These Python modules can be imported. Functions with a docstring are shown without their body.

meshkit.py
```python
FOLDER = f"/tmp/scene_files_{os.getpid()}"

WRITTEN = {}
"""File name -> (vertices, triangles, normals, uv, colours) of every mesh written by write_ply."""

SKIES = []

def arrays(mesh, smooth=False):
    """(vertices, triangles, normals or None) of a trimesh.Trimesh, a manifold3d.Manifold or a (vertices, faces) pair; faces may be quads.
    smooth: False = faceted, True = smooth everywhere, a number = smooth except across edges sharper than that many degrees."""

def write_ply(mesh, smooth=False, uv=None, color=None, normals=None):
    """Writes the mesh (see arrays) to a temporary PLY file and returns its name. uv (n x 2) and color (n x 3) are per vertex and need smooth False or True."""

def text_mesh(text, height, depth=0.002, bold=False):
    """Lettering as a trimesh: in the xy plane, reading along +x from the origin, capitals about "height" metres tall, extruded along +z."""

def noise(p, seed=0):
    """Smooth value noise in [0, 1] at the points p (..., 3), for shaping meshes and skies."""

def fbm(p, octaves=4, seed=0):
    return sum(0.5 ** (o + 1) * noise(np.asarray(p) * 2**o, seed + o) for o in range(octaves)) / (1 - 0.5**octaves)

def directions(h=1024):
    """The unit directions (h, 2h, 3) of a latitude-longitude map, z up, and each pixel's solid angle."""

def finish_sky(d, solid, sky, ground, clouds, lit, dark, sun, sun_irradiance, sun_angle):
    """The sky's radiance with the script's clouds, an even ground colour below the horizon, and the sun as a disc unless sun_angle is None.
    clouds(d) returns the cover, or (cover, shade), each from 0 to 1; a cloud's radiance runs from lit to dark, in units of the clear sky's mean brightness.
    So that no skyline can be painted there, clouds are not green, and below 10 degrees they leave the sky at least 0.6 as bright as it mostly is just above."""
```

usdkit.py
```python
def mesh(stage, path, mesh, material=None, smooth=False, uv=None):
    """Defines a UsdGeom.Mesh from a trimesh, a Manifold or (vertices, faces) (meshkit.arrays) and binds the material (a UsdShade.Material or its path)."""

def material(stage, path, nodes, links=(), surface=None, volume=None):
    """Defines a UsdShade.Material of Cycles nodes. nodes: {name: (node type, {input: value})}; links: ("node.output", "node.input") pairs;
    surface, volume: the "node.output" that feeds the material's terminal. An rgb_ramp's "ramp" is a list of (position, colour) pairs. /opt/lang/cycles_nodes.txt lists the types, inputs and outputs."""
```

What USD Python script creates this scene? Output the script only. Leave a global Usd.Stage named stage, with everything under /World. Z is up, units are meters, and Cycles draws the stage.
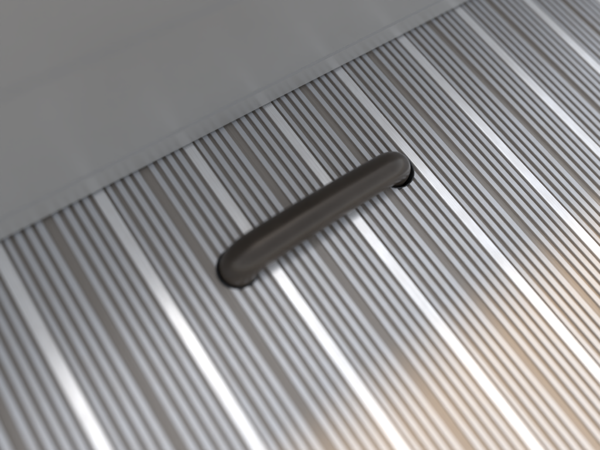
import math, random
import numpy as np
import trimesh, manifold3d, usdkit, meshkit
from manifold3d import Manifold, CrossSection
from pxr import Usd, UsdGeom, UsdLux, UsdShade, Gf, Sdf

S = 0.025                       # metres from one broad rib to the next: the unit of every size below
stage = Usd.Stage.CreateInMemory()
UsdGeom.SetStageUpAxis(stage, UsdGeom.Tokens.z)
UsdGeom.SetStageMetersPerUnit(stage, 1.0)
UsdGeom.Xform.Define(stage, '/World')
UsdGeom.Scope.Define(stage, '/World/Looks')

# ------------------------------------------------------------------ camera
EXPOSURE = 1.32
FOCUS = 5.2
right = np.array([0.80494862, -0.58027962, 0.1238276])
down = np.array([-0.50466289, -0.77932006, -0.37145069])
fwd = np.array([0.3120466, 0.23650753, -0.9201582])
eye = np.array([1.003, -2.465, 4.319]) * S
cam = UsdGeom.Camera.Define(stage, '/World/camera')
cam.CreateFocalLengthAttr(4.68)
cam.CreateHorizontalApertureAttr(6.0)
cam.CreateVerticalApertureAttr(4.5)
cam.CreateFStopAttr(0.72)
cam.CreateFocusDistanceAttr(FOCUS * S)
cam.CreateClippingRangeAttr(Gf.Vec2f(0.005, 1000))
cam.CreateExposureAttr(EXPOSURE)
M = np.eye(4)
M[0, :3], M[1, :3], M[2, :3], M[3, :3] = right, -down, -fwd, eye
UsdGeom.Xformable(cam).AddTransformOp().Set(Gf.Matrix4d(M.tolist()))

# ------------------------------------------------------------------ sky and sun (the sun stands behind the panel)
SUN_EL, SUN_AZ = math.radians(61), math.radians(2)       # azimuth from +y towards +x
sund = np.array([math.sin(SUN_AZ) * math.cos(SUN_EL), math.cos(SUN_AZ) * math.cos(SUN_EL), math.sin(SUN_EL)])
sky_mat = usdkit.material(stage, '/World/Looks/sky', {
    'sky': ('sky_texture', {'sky_type': 'single_scattering', 'sun_disc': False, 'sun_elevation': SUN_EL, 'sun_rotation': SUN_AZ,
                            'aerosol_density': 2.8, 'air_density': 1.0, 'ozone_density': 1.0}),
    'pale': ('hsv', {'saturation': 0.3, 'value': 1.0}),
    'bg': ('background_shader', {'strength': 0.15})},
    [('sky.color', 'pale.color'), ('pale.color', 'bg.color')], surface='bg.background')
dome = UsdLux.DomeLight.Define(stage, '/World/sky')
UsdShade.MaterialBindingAPI.Apply(dome.GetPrim()).Bind(sky_mat)
dome.GetPrim().SetCustomDataByKey('kind', 'structure')
sun = UsdLux.DistantLight.Define(stage, '/World/sun')
sun.CreateIntensityAttr(0.43)
sun.CreateNormalizeAttr(True)
sun.CreateAngleAttr(6.0)
sun.CreateColorAttr(Gf.Vec3f(1.0, 0.70, 0.40))
zx = sund
xx = np.cross([0, 1, 0], zx); xx /= np.linalg.norm(xx)
yx = np.cross(zx, xx)
L = np.eye(4); L[0, :3], L[1, :3], L[2, :3] = xx, yx, zx
UsdGeom.Xformable(sun).AddTransformOp().Set(Gf.Matrix4d(L.tolist()))


# ------------------------------------------------------------------ materials
def metal(name, base, rough, aniso, metallic=1.0, rough_var=0.06, bump=0.00002, dirt=(0.30, 0.25, 0.19), dirt_amount=0.0, streak=1.0, grime=(0.30, 0.27, 0.24)):
    """extruded aluminium: die lines and streaks run along y, dull dirt in patches"""
    return usdkit.material(stage, '/World/Looks/' + name, {
        'g': ('geometry', {}),
        'o': ('object_info', {}),
        'm': ('mapping', {'mapping_type': 'point', 'scale': (5200, 26, 900)}),
        'n': ('noise_texture', {'scale': 1.0, 'detail': 3.0, 'roughness': 0.6}),
        'm2': ('mapping', {'mapping_type': 'point', 'scale': (420, 150, 300)}),
        'n2': ('noise_texture', {'scale': 1.0, 'detail': 5.0, 'roughness': 0.65}),
        'r': ('map_range', {'value': 0, 'from_min': 0.3, 'from_max': 0.7, 'to_min': rough - rough_var, 'to_max': rough + rough_var}),
        'd': ('map_range', {'value': 0, 'from_min': 0.35, 'from_max': 0.75, 'to_min': max(dirt_amount - 0.25, 0), 'to_max': min(dirt_amount + 0.25, 1)}),
        'mx': ('mix', {'mix_type': 'mix', 'color1': base, 'color2': dirt}),
        'met': ('map_range', {'value': 0, 'from_min': 0.0, 'from_max': 1.0, 'to_min': metallic, 'to_max': metallic * 0.1}),
        'b': ('bump', {'strength': 0.5 * streak, 'distance': bump}),
        'sz': ('separate_xyz', {}),
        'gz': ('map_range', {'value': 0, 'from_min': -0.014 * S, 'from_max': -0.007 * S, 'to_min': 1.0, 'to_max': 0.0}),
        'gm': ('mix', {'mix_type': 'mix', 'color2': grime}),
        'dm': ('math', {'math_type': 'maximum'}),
        't': ('combine_xyz', {'x': 1.0, 'y': 0.0, 'z': 0.0}),
        'p': ('principled_bsdf', {'anisotropic': aniso})},
        [('g.position', 'm.vector'), ('m.vector', 'n.vector'), ('g.position', 'm2.vector'), ('m2.vector', 'n2.vector'),
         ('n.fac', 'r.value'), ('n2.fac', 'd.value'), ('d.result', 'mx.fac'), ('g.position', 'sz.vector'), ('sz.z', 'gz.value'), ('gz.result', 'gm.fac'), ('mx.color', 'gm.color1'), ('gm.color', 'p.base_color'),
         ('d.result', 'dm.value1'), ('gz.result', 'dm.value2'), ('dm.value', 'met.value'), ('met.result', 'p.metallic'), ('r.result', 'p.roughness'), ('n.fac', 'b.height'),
         ('b.normal', 'p.normal'), ('t.vector', 'p.tangent')], surface='p.BSDF')


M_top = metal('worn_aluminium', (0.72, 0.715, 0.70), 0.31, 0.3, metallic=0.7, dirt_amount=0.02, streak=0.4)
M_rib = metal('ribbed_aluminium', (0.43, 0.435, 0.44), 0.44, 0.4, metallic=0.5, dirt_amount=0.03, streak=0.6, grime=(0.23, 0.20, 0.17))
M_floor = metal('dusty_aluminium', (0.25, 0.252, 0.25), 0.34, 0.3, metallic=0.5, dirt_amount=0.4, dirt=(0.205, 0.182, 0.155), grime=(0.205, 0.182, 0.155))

M_panel = usdkit.material(stage, '/World/Looks/grey_coated_metal', {
    'g': ('geometry', {}),
    'n': ('noise_texture', {'scale': 2600.0, 'detail': 2.0}),
    'n2': ('noise_texture', {'scale': 40.0, 'detail': 4.0}),
    'c': ('rgb_ramp', {'ramp': [(0.3, (0.166, 0.159, 0.147)), (0.7, (0.175, 0.168, 0.156))]}),
    'b': ('bump', {'strength': 0.3, 'distance': 0.00003}),
    'p': ('principled_bsdf', {'roughness': 0.33, 'specular_ior_level': 0.5})},
    [('g.position', 'n.vector'), ('g.position', 'n2.vector'), ('n2.fac', 'c.fac'), ('c.color', 'p.base_color'),
     ('n.fac', 'b.height'), ('b.normal', 'p.normal')], surface='p.BSDF')

M_rubber = usdkit.material(stage, '/World/Looks/dark_rubber', {
    'g': ('geometry', {}),
    'n': ('noise_texture', {'scale': 900.0, 'detail': 4.0}),
    'n2': ('noise_texture', {'scale': 120.0, 'detail': 4.0}),
    'c': ('rgb_ramp', {'ramp': [(0.3, (0.0135, 0.0105, 0.0080)), (0.7, (0.021, 0.0165, 0.0128))]}),
    'r': ('map_range', {'value': 0, 'from_min': 0.3, 'from_max': 0.7, 'to_min': 0.22, 'to_max': 0.29}),
    'b': ('bump', {'strength': 0.3, 'distance': 0.00004}),
    'p': ('principled_bsdf', {'specular_ior_level': 0.48, 'specular_tint': (1.0, 0.89, 0.77)})},
    [('g.position', 'n.vector'), ('g.position', 'n2.vector'), ('n2.fac', 'c.fac'), ('c.color', 'p.base_color'),
     ('n2.fac', 'r.value'), ('r.result', 'p.roughness'), ('n.fac', 'b.height'), ('b.normal', 'p.normal')], surface='p.BSDF')

M_ground = usdkit.material(stage, '/World/Looks/ground', {
    'g': ('geometry', {}),
    'n': ('noise_texture', {'scale': 30.0, 'detail': 6.0}),
    'c': ('rgb_ramp', {'ramp': [(0.3, (0.16, 0.15, 0.14)), (0.7, (0.24, 0.225, 0.21))]}),
    'p': ('principled_bsdf', {'roughness': 0.9})},
    [('g.position', 'n.vector'), ('n.fac', 'c.fac'), ('c.color', 'p.base_color')], surface='p.BSDF')

# ------------------------------------------------------------------ helpers
used = {}


def path_for(name, parent=None):
    base = (parent.GetPath().pathString if parent else '/World') + '/'
    n = used.get(base + name, -1) + 1
    used[base + name] = n
    return base + name + (f'_{n:03d}' if n else '')


def obj(name, mesh, mat, parent=None, smooth=30):
    if hasattr(mesh, 'to_mesh'):
        m = mesh.to_mesh(); mesh = (np.array(m.vert_properties[:, :3], float) * S, m.tri_verts)
    else:
        mesh = (np.array(mesh[0], float) * S, mesh[1])
    return usdkit.mesh(stage, path_for(name, parent), mesh, mat, smooth=smooth).GetPrim()


def thing(name, label, cat):
    x = UsdGeom.Xform.Define(stage, path_for(name)).GetPrim()
    tag(x, label, cat)
    return x


def tag(o, label, cat):
    o.SetCustomDataByKey('label', label); o.SetCustomDataByKey('category', cat)


def along_x(profile, x0, x1):
    """profile in (y, z), extruded along x"""
    m = Manifold.extrude(CrossSection([profile]), x1 - x0)
    return m.transform(np.array([[0, 0, 1, x0], [1, 0, 0, 0], [0, 1, 0, 0]], float))


def along_y(profile, y0, y1):
    """profile in (x, z), extruded along y"""
    m = Manifold.extrude(CrossSection([profile]), y1 - y0)
    # local (x, y, z) -> (x, -z, y): keeps handedness
    return m.transform(np.array([[1, 0, 0, 0], [0, 0, -1, y1], [0, 1, 0, 0]], float))


def rounded(poly, r, n=5):
    """rounds the convex corners of a counter-clockwise polygon [(a, b, round?)]"""
    out = []
    k = len(poly)
    for i in range(k):
        a, b, do = poly[i]
        if not do:
            out.append((a, b)); continue
        p = np.array([a, b], float)
        u = np.array(poly[i - 1][:2], float) - p; v = np.array(poly[(i + 1) % k][:2], float) - p
        u /= np.linalg.norm(u); v /= np.linalg.norm(v)
        half = math.acos(np.clip(u @ v, -1, 1)) / 2
        d = r / math.tan(half)
        c = p + (u + v) / np.linalg.norm(u + v) * r / math.sin(half)
        a0 = p + u * d - c; a1 = p + v * d - c
        t0, t1 = math.atan2(a0[1], a0[0]), math.atan2(a1[1], a1[0])
        dt = (t1 - t0 + math.pi) % (2 * math.pi) - math.pi
        for j in range(n + 1):
            t = t0 + dt * j / n
            out.append(tuple(c + r * np.array([math.cos(t), math.sin(t)])))
    return out


# ------------------------------------------------------------------ ground under everything
gz = -10.0
g = obj('ground', (np.array([[-2e4, -2e4, gz], [2e4, -2e4, gz], [2e4, 2e4, gz], [-2e4, 2e4, gz]]), np.array([[0, 1, 2], [0, 2, 3]])), M_ground, smooth=False)
g.SetCustomDataByKey('kind', 'structure')

# ------------------------------------------------------------------ the ribbed aluminium deck
HOLES = [(1.715, -1.385, 0.212), (3.715, -1.40, 0.218)]
Y0, Y1 = -8.0, 0.5
DEPTH = 0.038                    # ribs stand this far above the groove floors; their tops are z = 0
deck = thing('ribbed_aluminium_deck', 'silver aluminium decking of narrow and broad lengthwise ribs below the grey panel', 'aluminium deck')
holes = [Manifold.cylinder(4, r, r, 64).translate([x, y, -2]) for x, y, r in HOLES]


def drill(m, x0, x1):
    for (x, y, r), h in zip(HOLES, holes):
        if x1 > x - r and x0 < x + r:
            m = m - h
    return m


RIBS = [(-0.430, .056, 0.005), (-0.324, .056, 0), (-0.225, .056, 0), (-0.127, .056, 0), (0.0, .112, -0.003), (0.107, .046, 0.003), (0.208, .056, 0), (0.308, .056, 0), (0.408, .060, 0.001)]
E0, E1 = -0.5, 0.5               # plank edges, in the middle of the wide grooves
rng = random.Random(4)
for i in range(-4, 12):
    a, b = i + E0 + 0.0004, i + E1 - 0.0004
    f = -DEPTH
    prof = [(a, -0.11), (b, -0.11), (b, f + 0.003), (b - 0.004, f + 0.006), (b - 0.016, f + 0.007), (b - 0.030, f), (a + 0.02, f), (a, f + 0.0015)]
    plank = obj('plank', drill(along_y(prof, Y0, Y1), a, b), M_floor, deck, smooth=25)
    for c, w, drop in RIBS:
        x = i + c + rng.uniform(-.0015, .0015)
        h, wb = w / 2, w / 2 + 0.005
        broad = w > 0.1
        z = -drop - rng.uniform(0, .0008)
        prof = rounded([(x - wb, f - 0.02, 0), (x + wb, f - 0.02, 0), (x + h, z, 1), (x - h, z, 1)], 0.007 if not broad else 0.012)
        obj('broad_rib' if broad else 'rib', drill(along_y(prof, Y0, Y1), x - wb, x + wb), M_top if broad else M_rib, plank, smooth=40)

# dark closed tray under the planks
M_dark = usdkit.material(stage, '/World/Looks/dark_underside', {'p': ('principled_bsdf', {'base_color': (0.02, 0.02, 0.02), 'roughness': 0.8})}, [], surface='p.BSDF')
W0, W1 = -4 + E0 + 0.02, 11 + E1 - 0.02
tray = Manifold.cube([W1 - W0, Y1 - Y0 - 0.04, 3.0]).translate([W0, Y0 + 0.02, -3.112])
tray = tray - Manifold.cube([W1 - W0 - 0.1, Y1 - Y0 - 0.14, 3.0]).translate([W0 + 0.05, Y0 + 0.07, -3.06])
for hx, hy, hr in HOLES:
    ring = Manifold.cylinder(0.25, hr - 0.001, hr - 0.001, 72) - Manifold.cylinder(1, hr - 0.012, hr - 0.012, 72).translate([0, 0, -0.4])
    obj('grommet', ring.translate([hx, hy, -0.252]), M_dark, deck, smooth=40)
obj('under_tray', tray, M_dark, deck, smooth=False)

# ------------------------------------------------------------------ the grey panel standing at the end of the deck
PX0, PX1, PH = -6.0, 15.0, 5.6
panel = thing('grey_panel', 'plain mid grey coated metal panel standing upright at the end of the ribs', 'metal panel')
bx = lambda y0, y1, z0, z1, r: rounded([(y0, z0, 0), (y1, z0, 0), (y1, z1, 1), (y0, z1, 1)], r, 1)
obj('bottom_rail', along_x(bx(0.0, 0.30, 0.040, 0.332, 0.022), PX0, PX1), M_panel, panel, smooth=40)
obj('lower_sheet', along_x(bx(0.022, 0.28, 0.310, 1.602, 0.022), PX0, PX1), M_panel, panel, smooth=40)
obj('upper_sheet', along_x(bx(0.044, 0.27, 1.582, PH - 0.2, 0.004), PX0, PX1), M_panel, panel, smooth=40)
obj('top_rail', along_x(bx(0.0, 0.30, PH - 0.2, PH, 0.03), PX0, PX1), M_panel, panel, smooth=40)
obj('base_seal', along_x(bx(0.07, 0.25, 0.0015, 0.043, 0.004), PX0, PX1), M_dark, panel, smooth=40)

# ------------------------------------------------------------------ the handle: a thick dark tube bent down into two holes
RT, ZA, RB = 0.184, 0.195, 0.235
(xl, yl, _), (xr, yr, _) = HOLES
xl += 0.012; xr -= 0.012; yr += 0.004
pts = [(xl, yl, -1.2)]
for t in np.linspace(0, math.pi / 2, 14):
    pts.append((xl + RB - RB * math.cos(t), yl, ZA - RB + RB * math.sin(t)))
for s in np.linspace(0.06, 0.94, 16):
    pts.append((xl + RB + (xr - xl - 2 * RB) * s, yl + (yr - yl) * s, ZA + 0.03 * math.sin(math.pi * s)))
for t in np.linspace(math.pi / 2, 0, 14):
    pts.append((xr - RB + RB * math.cos(t), yr, ZA - RB + RB * math.sin(t)))
pts.append((xr, yr, -1.2))
pts = np.array(pts)
tan = np.gradient(pts, axis=0); tan /= np.linalg.norm(tan, axis=1)[:, None]
tan[0] = (0, 0, 1); tan[-1] = (0, 0, -1)
side = np.array([0, 1, 0.0])
n = 40
V, F = [], []
for p, t in zip(pts, tan):
    s = side - t * (side @ t); s /= np.linalg.norm(s); u = np.cross(s, t)
    rt = RT * (1.04 - 0.11 * (p[0] - xl) / (xr - xl))
    for k in range(n):
        a = 2 * math.pi * k / n
        V.append(p + rt * (math.cos(a) * s + math.sin(a) * u))
for j in range(len(pts) - 1):
    for k in range(n):
        q = (k + 1) % n
        F += [(j * n + k, j * n + q, (j + 1) * n + q), (j * n + k, (j + 1) * n + q, (j + 1) * n + k)]
c0, c1 = len(V), len(V) + 1
V += [pts[0], pts[-1]]
for k in range(n):
    q = (k + 1) % n
    F += [(c0, q, k), (c1, (len(pts) - 1) * n + k, (len(pts) - 1) * n + q)]
V = np.array(V); F = np.array(F)
tm = trimesh.Trimesh(V, F, process=False)
if tm.volume < 0:
    F = F[:, ::-1]
h = obj('tube_handle', (V, F), M_rubber, smooth=True)
tag(h, 'dark bronze grey tube handle bent down into two round holes in the deck', 'handle')
